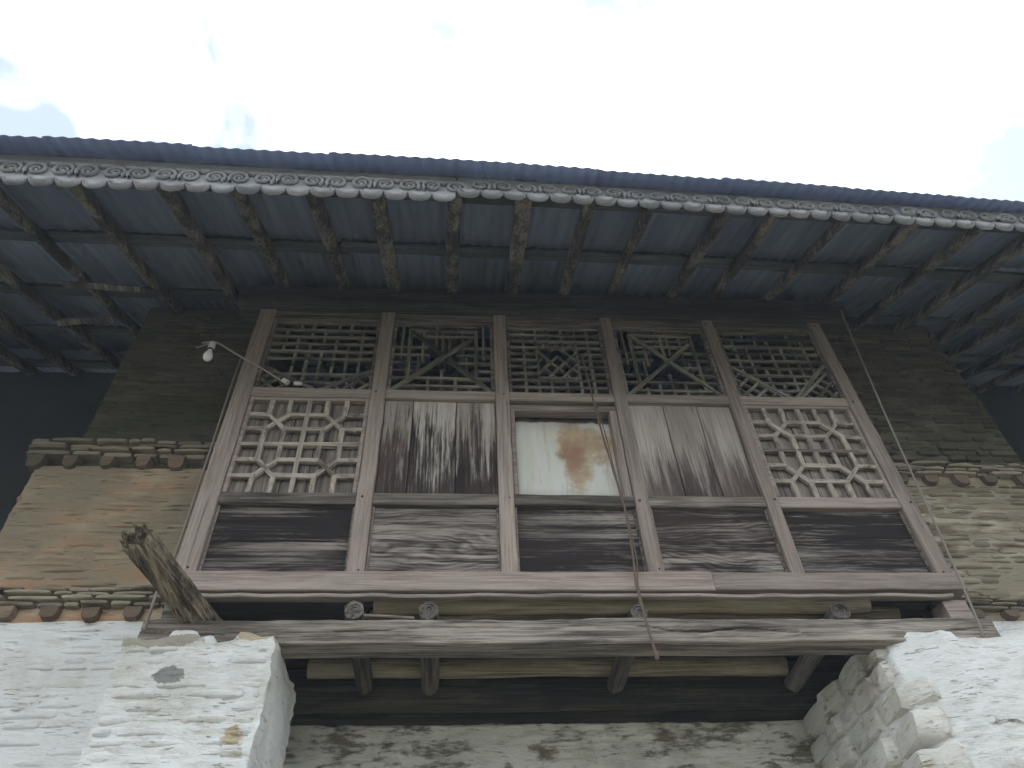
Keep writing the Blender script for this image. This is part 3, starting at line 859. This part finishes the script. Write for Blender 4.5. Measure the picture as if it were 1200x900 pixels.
endlog('joist', -.13, 2.108, .054, 3.485, JY, 'cracked round joist end, second from the left above the lower beam', 'joist', G1, M['joist'], .14)
endlog('joist', .95, 2.104, .052, 3.50, JY, 'dark joist end behind the hanging rope above the lower beam', 'joist', G1, M['joist'], .2, 9)
endlog('joist', 2.02, 2.106, .052, 3.49, JY, 'round ringed joist end near the right end of the lower beam', 'joist', G1, M['joist'], .06)
def hlog(x0, x1, y, z, r, mat, label, group=None, amp=.008, sides=14):
    t = thing('log', label, 'log', ((x0+x1)/2, y, z), group)
    sweep('log_body', (x0, y, z), (x1, y, z), roundprof(r, sides), mat, t, n=40, amp=amp, fs=3., side=(0, 1, 0), smooth=60)
    return t
hlog(-.42, 2.25, 3.60, 2.208, .044, M['log'], 'front floor log in the gap above the joist ends')
hlog(-.45, 2.45, 3.695, 2.206, .043, M['log'], 'second floor log, just behind the front one in the gap')
hlog(-.83, 1.98, 4.24, 2.195, .056, M['log'], 'mossy yellow log seen below the cracked beam, lying on the joists', amp=.012)
for k, (y0, y1) in enumerate(((3.60, 3.69), (3.70, 3.93), (3.94, 4.2), (4.21, 4.36), (4.37, 4.58))):
    beam_x('floor_plank', -1.4, 2.7, 2.296, 2.325, y0, y1-y0-.004, M['darkwood'], bay, amp=.003)
t = thing('back_beam', 'dark squared beam in the shade behind the corbel logs', 'beam', (.6, 4.3, 2.1))
sweep('beam_body', (-1.42, 4.41, 2.14), (2.75, 4.41, 2.14), boxprof(.14, .22, .02), M['darkwood'], t, n=40, amp=.01)

# blocks closing the bay's ends below the sill
t = thing('end_block', 'rough weathered timber block at the left end between sill and beam', 'block', (-1.36, 3.5, 2.13))
sweep('block_body', (-1.44, 3.58, 2.128), (-1.30, 3.58, 2.128), boxprof(.14, .15, .012), M['railb'], t, n=4, amp=.012, endjit=.01, side=(0, 1, 0))
t = thing('end_block', 'small cracked timber block at the right end between sill and beam', 'block', (2.69, 3.5, 2.12))
sweep('block_body', (2.62, 3.58, 2.12), (2.755, 3.58, 2.12), boxprof(.13, .14, .012), M['rail'], t, n=4, amp=.010, endjit=.01, side=(0, 1, 0))
t = thing('wood_sliver', 'pale split sliver of wood lying on the beam between two joist ends', 'splinter', (-.35, 3.5, 2.06))
sweep('sliver_body', (-.45, 3.475, 2.068), (-.20, 3.475, 2.056), boxprof(.03, .014, .003), M['lattice'], t, n=8, amp=.003)

# ------------------------------------------------------------------ broken log sticking out
def broken_log():
    t = thing('broken_log', 'rotten splintered log jutting out over the left pier', 'log', (-1.28, 3.6, 2.10))
    p0, p1 = Vector((-1.255, 3.70, 2.11)), Vector((-1.405, 2.885, 2.105))
    d = (p1-p0); L = d.length; d.normalize(); s = d.cross(Vector((0, 0, 1))).normalized(); u = s.cross(d)
    V, F = [], []; m, n = 44, 60
    rg = random.Random(5)
    tipc = [.05*noise.noise(Vector((math.cos(j*.1428)*1.5, math.sin(j*.1428)*1.5, 2)))+rg.uniform(-.012, .014) for j in range(m)]
    for i in range(n+1):
        f = i/n
        for j in range(m):
            th = 2*math.pi*j/m
            ridge = noise.noise(Vector((math.cos(th)*5, math.sin(th)*5, f*1.2)))*.016 + noise.noise(Vector((math.cos(th)*14, math.sin(th)*14, f*2.5)))*.010
            r = .086-.024*f+ridge+noise.noise(Vector((th, f*4, 3)))*.004
            a = L*f
            if f > .9: a += tipc[j]*((f-.9)/.1)
            V.append(p0+d*a+s*(r*math.cos(th)*1.02)+u*(r*math.sin(th)*.92)-Vector(t.location))
    for i in range(n):
        for j in range(m):
            k = (j+1) % m; F.append((i*m+j, i*m+k, (i+1)*m+k, (i+1)*m+j))
    c = len(V); V.append(p0+d*(L-.05)-Vector(t.location))
    for j in range(m): F.append((n*m+j, n*m+(j+1) % m, c))
    c = len(V); V.append(p0-Vector(t.location))
    for j in range(m): F.append((j, c, (j+1) % m))
    place('log_body', mesh('log_body', V, F, M['broken'], 60), t)
    for k in range(6):                            # splinters standing off the torn end
        th = rg.uniform(0, 6.28); rr_ = rg.uniform(.035, .075)
        b = p0+d*(L-.12)+s*(rr_*math.cos(th))+u*(rr_*math.sin(th))
        e = b+d*rg.uniform(.12, .165)+s*rg.uniform(-.018, .018)+u*rg.uniform(-.018, .018)
        tube('splinter', [b, b.lerp(e, .6), e], [rg.uniform(.010, .018), .010, .002], M['broken'], t, 5)
broken_log()

# ------------------------------------------------------------------ the roof
roof = thing('iron_roof', 'blue corrugated iron roof on rough rafters with a pressed scalloped fascia', 'roof')
def sheets():
    pitch = .0765; corr = 10; w = pitch*corr
    x = -6.1
    k = 0
    while x < 8.2:
        for row in range(3):
            V, F = [], []
            nx, ny = corr*8+4, (5, 5, 6)[row]
            for i in range(nx+1):
                xx = x+(w+.02)*i/nx-.01
                ye = y_eave(xx)-(.135-.008*max(0, xx)) + math.sin(k*2.3)*.008
                ya, yb = [(ye, 2.99), (2.93, 4.90), (4.84, 7.0)][row]
                for j in range(ny+1):
                    yy = ya+(yb-ya)*j/ny
                    if row == 0: yy = ya if j == 0 else y_eave(xx)+.006+(yb-y_eave(xx)-.006)*(j-1)/(ny-1)
                    zz = z_sheet(yy)+.010+.007*math.sin(2*math.pi*(xx-x)/pitch)+row*.003+(k % 2)*.002
                    zz += noise.noise(Vector((xx*.8, yy*1.2, 0)))*.010
                    V.append((xx-x, yy-3.0, zz-5.0))
            for i in range(nx):
                for j in range(ny):
                    a = i*(ny+1)+j; F.append((a, a+ny+1, a+ny+2, a+1))
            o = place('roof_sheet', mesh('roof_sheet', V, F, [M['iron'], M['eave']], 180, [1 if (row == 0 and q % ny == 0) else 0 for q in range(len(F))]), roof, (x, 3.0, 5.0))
            md = o.modifiers.new('thickness', 'SOLIDIFY'); md.thickness = .0025; md.offset = 1
        x += w; k += 1
    # the far slope, unseen from the yard
    V = [(-6.1, 7.0, z_sheet(7)+.01), (8.3, 7.0, z_sheet(7)+.01), (8.3, 12.5, z_sheet(7)-5.5*SL_), (-6.1, 12.5, z_sheet(7)-5.5*SL_)]
    V += [(a, b, c+.01) for a, b, c in V]
    place('rear_slope', mesh('rear_slope', V, [(0, 1, 2, 3), (4, 7, 6, 5), (0, 4, 5, 1), (2, 6, 7, 3), (0, 3, 7, 4), (1, 5, 6, 2)], M['iron']), roof)
sheets()
# rafters: rough poles and sawn timbers
rx = [-5.6, -5.1, -4.65, -4.2, -3.75, -3.30, -2.78, -2.29, -1.77, -1.32, -.90, -.49, -.06, .40, .78, 1.18, 1.60, 1.98, 2.40, 2.84, 3.32, 3.78, 4.22, 4.65, 5.1, 5.55, 6.0, 6.5]
rg = random.Random(3)
for i, x in enumerate(rx):
    xe, xi = x+rg.uniform(-.04, .04), x+rg.uniform(-.04, .04)
    y0 = y_eave(x)+.03; y1 = 6.95
    w = rg.uniform(.062, .098)
    dz = .072 if x > -3 else .085
    a = Vector((xe, y0, z_raf(y0)+.036)); b = Vector((xi, y1, z_raf(y1)+.036))
    prof = boxprof(w, dz, rg.uniform(.006, .022))
    sweep('rafter', a, b, prof, M['rafter'], roof, n=36, amp=.010, fs=2.2, side=(1, 0, 0), bend=(rg.uniform(-.03, .03), 0, 0))
# battens lying across them
for (yb, dy) in ((2.32, .0), (2.93, .012), (3.70, .01), (4.4, 0), (5.2, 0), (6.1, 0)):
    x = -6.0
    while x < 8.0:
        L = rg.uniform(2.2, 3.2); x2 = min(x+L, 8.1)
        ya = yb+(y_eave(x)-2.14)*.7+rg.uniform(-.02, .02); yc = yb+(y_eave(x2)-2.14)*.7+rg.uniform(-.02, .02)
        sweep('batten', (x, ya, z_raf(ya)+.094), (x2+.05, yc, z_raf(yc)+.094), boxprof(.085, .040, .006), M['batten'], roof, n=14, amp=.006)
        x = x2
# old boards tucked on the rafters near the corners
for (xa, ya, xb, yb2, w) in ((-2.9, 3.45, -2.35, 3.5, .05), (-3.3, 4.1, -2.8, 4.0, .06)):
    sweep('loose_board', (xa, ya, z_raf(ya)-.012), (xb, yb2, z_raf(yb2)-.012), boxprof(w, .018, .003), M['rafter'], roof, n=6, amp=.004)

# --- pressed fascia in three lengths
def lobe_mesh():
    V, F = [], []; k = 20
    rings = ((1.0, .0), (1.0, -.014), (.90, -.022), (.80, -.008), (.72, -.008), (.62, -.019), (.42, -.022), (.0, -.018))
    for (r, y) in rings:
        for j in range(k+1):
            th = math.pi+math.pi*j/k*1. ; th = math.pi*1.0+math.pi*j/k
            V.append((r*.066*math.cos(th), y, r*.060*math.sin(th)))
    for q in range(len(rings)-1):
        for j in range(k):
            a = q*(k+1)+j; F.append((a, a+1, a+k+2, a+k+1))
    return mesh('scallop', V, F, M['fascia'], 60)
def scroll_mesh():
    V, F = [], []; n = 34; prof = [(-.0085, .004), (-.007, -.012), (0, -.019), (.007, -.012), (.0085, .004)]
    for i in range(n+1):
        t = i/n; th = -math.pi*.25+t*math.pi*3.4; r = .050*(1-t*.80)
        for (a, y) in prof:
            s = (1-.45*t); rr_ = r+a*s
            V.append((rr_*math.cos(th), y*s-.004, rr_*math.sin(th)))
    m = len(prof)
    for i in range(n):
        for j in range(m-1): F.append((i*m+j, i*m+j+1, (i+1)*m+j+1, (i+1)*m+j))
    b = len(V)                                      # boss in the middle
    for j in range(10): V.append((.011*math.cos(j*.628), -.004, .011*math.sin(j*.628)))
    V.append((0, -.013, 0))
    for j in range(10): F.append((b+j, b+10, b+(j+1) % 10))
    return mesh('scroll', V, F, M['fascia'], 60)
LOBE, SCR = lobe_mesh(), scroll_mesh()
def fascia(x0, x1, hf, label, top=0., tilt=0.):
    per = .131; n = int((x1-x0)/per); per = (x1-x0)/n
    k = 8; rf = random.Random(int(x0*10))
    V, F = [], []
    N = n*k
    for i in range(N+1):
        x = x0+(x1-x0)*i/N; h = hf(x); ye = y_eave(x)
        zt_ = z_sheet(ye)-.022+top
        ph = (i % k)/k
        zb_ = zt_-h+.060*(1-math.sqrt(max(0., 1-(2*ph-1)**2)))
        zb_ += noise.noise(Vector((x*30, 0, 0)))*.0015
        tl = tilt*h
        for (z, y) in ((zt_, ye), (zt_-.022, ye), (zt_-.024, ye+.004), (zb_, ye+tl), (zb_, ye+tl+.008), (zt_, ye+.012)): V.append((x, y, z))
    for i in range(N):
        for j in range(6):
            q = (j+1) % 6; F.append((i*6+j, i*6+q, (i+1)*6+q, (i+1)*6+j))
    F.append(tuple(reversed(range(6)))); F.append(tuple(range(N*6, N*6+6)))
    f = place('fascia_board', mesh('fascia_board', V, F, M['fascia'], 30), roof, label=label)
    for c in range(n):
        x = x0+per*(c+.5); h = hf(x); ye = y_eave(x); zb_ = z_sheet(ye)-.022+top-h
        an = math.atan(.0231 if x < .28 else .0441)
        if x < -4.2 or x > 5.4: continue
        s = h/.28
        yb_ = ye+tilt*h
        if rf.random() > .008:
            place('scallop', LOBE, f, (x, yb_+.002+rf.uniform(-.003, .003), zb_+.061+rf.uniform(-.004, .004)), (rf.uniform(-.10, .10), rf.uniform(-.05, .05), an), (per/.131*rf.uniform(.98, 1.05), rf.uniform(.6, 1.1), rf.uniform(.92, 1.08)))
        if rf.random() < .012: continue
        place('scroll', SCR, f, (x+per*.5, ye+tilt*h*.6-.002, zb_+.050+.095*s), (rf.uniform(-.05, .05), rf.uniform(-.12, .12), an), ((-1.2 if c % 2 else 1.2)*rf.uniform(.92, 1.06), rf.uniform(.6, 1.1), 1.2*min(1.05, s)*rf.uniform(.92, 1.06)))
        if h > .24:
            place('scallop', LOBE, f, (x, ye+.001, zb_+.205*s), (0, 0, an), (.62, .7, .55))
fascia(-6.05, -.04, lambda x: .325-(x+2.43)*.0222 if x > -2.43 else .325, 'deeper left length of scalloped fascia')
fascia(-.03, 2.62, lambda x: .215, 'shallower middle length of scalloped fascia', tilt=.0)
fascia(2.63, 8.1, lambda x: .225, 'right length of scalloped fascia, overlapping the middle one', top=.012)

# ------------------------------------------------------------------ wires, rope, bulb
tube('cable', smooth_path([(2.93, 3.42, 4.66), (2.895, 3.42, 4.36), (2.80, 3.42, 3.35), (2.74, 3.42, 2.55), (2.685, 3.42, 1.98), (2.67, 3.425, 1.93)]), .0065, M['cable'],
     label='thin grey cable running down past the right edge of the window', category='cable', kind='thing')
tube('cable', smooth_path([(-1.52, 3.60, 4.15), (-1.515, 3.58, 3.9), (-1.505, 3.57, 3.2), (-1.50, 3.56, 2.5), (-1.50, 3.50, 2.25), (-1.475, 3.44, 2.10), (-1.47, 3.43, 1.97)]), .008, M['cable'],
     label='grey cable running down beside the left post and behind the broken log', category='cable', kind='thing')
rp_ = [(.862, 3.47, 4.12), (.868, 3.46, 3.95), (.885, 3.45, 3.62), (.905, 3.44, 3.3), (.935, 3.43, 2.95), (.958, 3.43, 2.65), (.952, 3.43, 2.38), (.94, 3.42, 2.22), (.955, 3.42, 2.02), (.975, 3.425, 1.84)]
rope = thing('rope', 'thin frayed rope hanging down in front of the middle opening', 'rope', rp_[0])
tube('rope_strand', smooth_path(rp_), [.0065+.0012*math.sin(i*1.7) for i in range(9*6+1)], M['rope'], rope)
tube('rope_strand', smooth_path([(p[0]+.009+.008*math.sin(i*1.9), p[1]-.004, p[2]) for i, p in enumerate(rp_[2:9])]), .0035, M['rope'], rope, 6)
tube('rope_knot', [(.972, 3.42, 1.85), (.976, 3.42, 1.835), (.977, 3.42, 1.81), (.975, 3.42, 1.80)], [.008, .013, .012, .005], M['rope'], rope)

bf = thing('light_bulb', 'white light bulb in a socket on a bent conduit left of the window', 'light bulb', (-1.16, 3.47, 3.82))
tube('conduit', smooth_path([(-1.13, 3.50, 3.79), (-1.30, 3.43, 3.868), (-1.46, 3.37, 3.93), (-1.575, 3.315, 3.972), (-1.62, 3.30, 3.965), (-1.67, 3.29, 3.945)]), .006, M['stick'], bf)
tube('wire_end', [(-1.61, 3.30, 3.955), (-1.66, 3.30, 3.93), (-1.70, 3.30, 3.905)], .004, M['stick'], bf, 6)
tube('wire_tape', [(-1.155, 3.485, 3.815), (-1.12, 3.485, 3.79)], .018, M['socket'], bf)
tube('wire_tape', [(-1.08, 3.485, 3.785), (-1.03, 3.485, 3.782)], .013, M['socket'], bf)
bl = Vector((-1.605, 3.30, 3.955))-Vector(bf.location)
lathe('socket', [(.012, .006), (.019, 0), (.021, -.02), (.021, -.045), (.019, -.062), (.016, -.064)], M['socket'], bf, bl)
lathe('socket_ring', [(.0205, -.062), (.022, -.064), (.022, -.071), (.0195, -.073)], M['black'], bf, bl)
lathe('bulb_glass', [(.013, -.068), (.016, -.085), (.024, -.105), (.029, -.125), (.029, -.14), (.024, -.156), (.013, -.167), (.002, -.170)], M['bulb'], bf, bl)

# ------------------------------------------------------------------ lens veil: thin bluish volume added to imitate flare over the dark parts
HZ = bpy.data.materials.new('lens_veil_volume'); HZ.use_nodes = True
hn, hl = HZ.node_tree.nodes, HZ.node_tree.links
hn.clear(); ho = hn.new('ShaderNodeOutputMaterial'); hv = hn.new('ShaderNodeVolumePrincipled')
hv.inputs['Color'].default_value = (.78, .88, 1, 1); hv.inputs['Density'].default_value = .0055
hl.new(hv.outputs[0], ho.inputs['Volume'])
box_mesh('lens_veil', (-101, 101, -101, 101, -2.7, 7.4), HZ, kind='stuff')
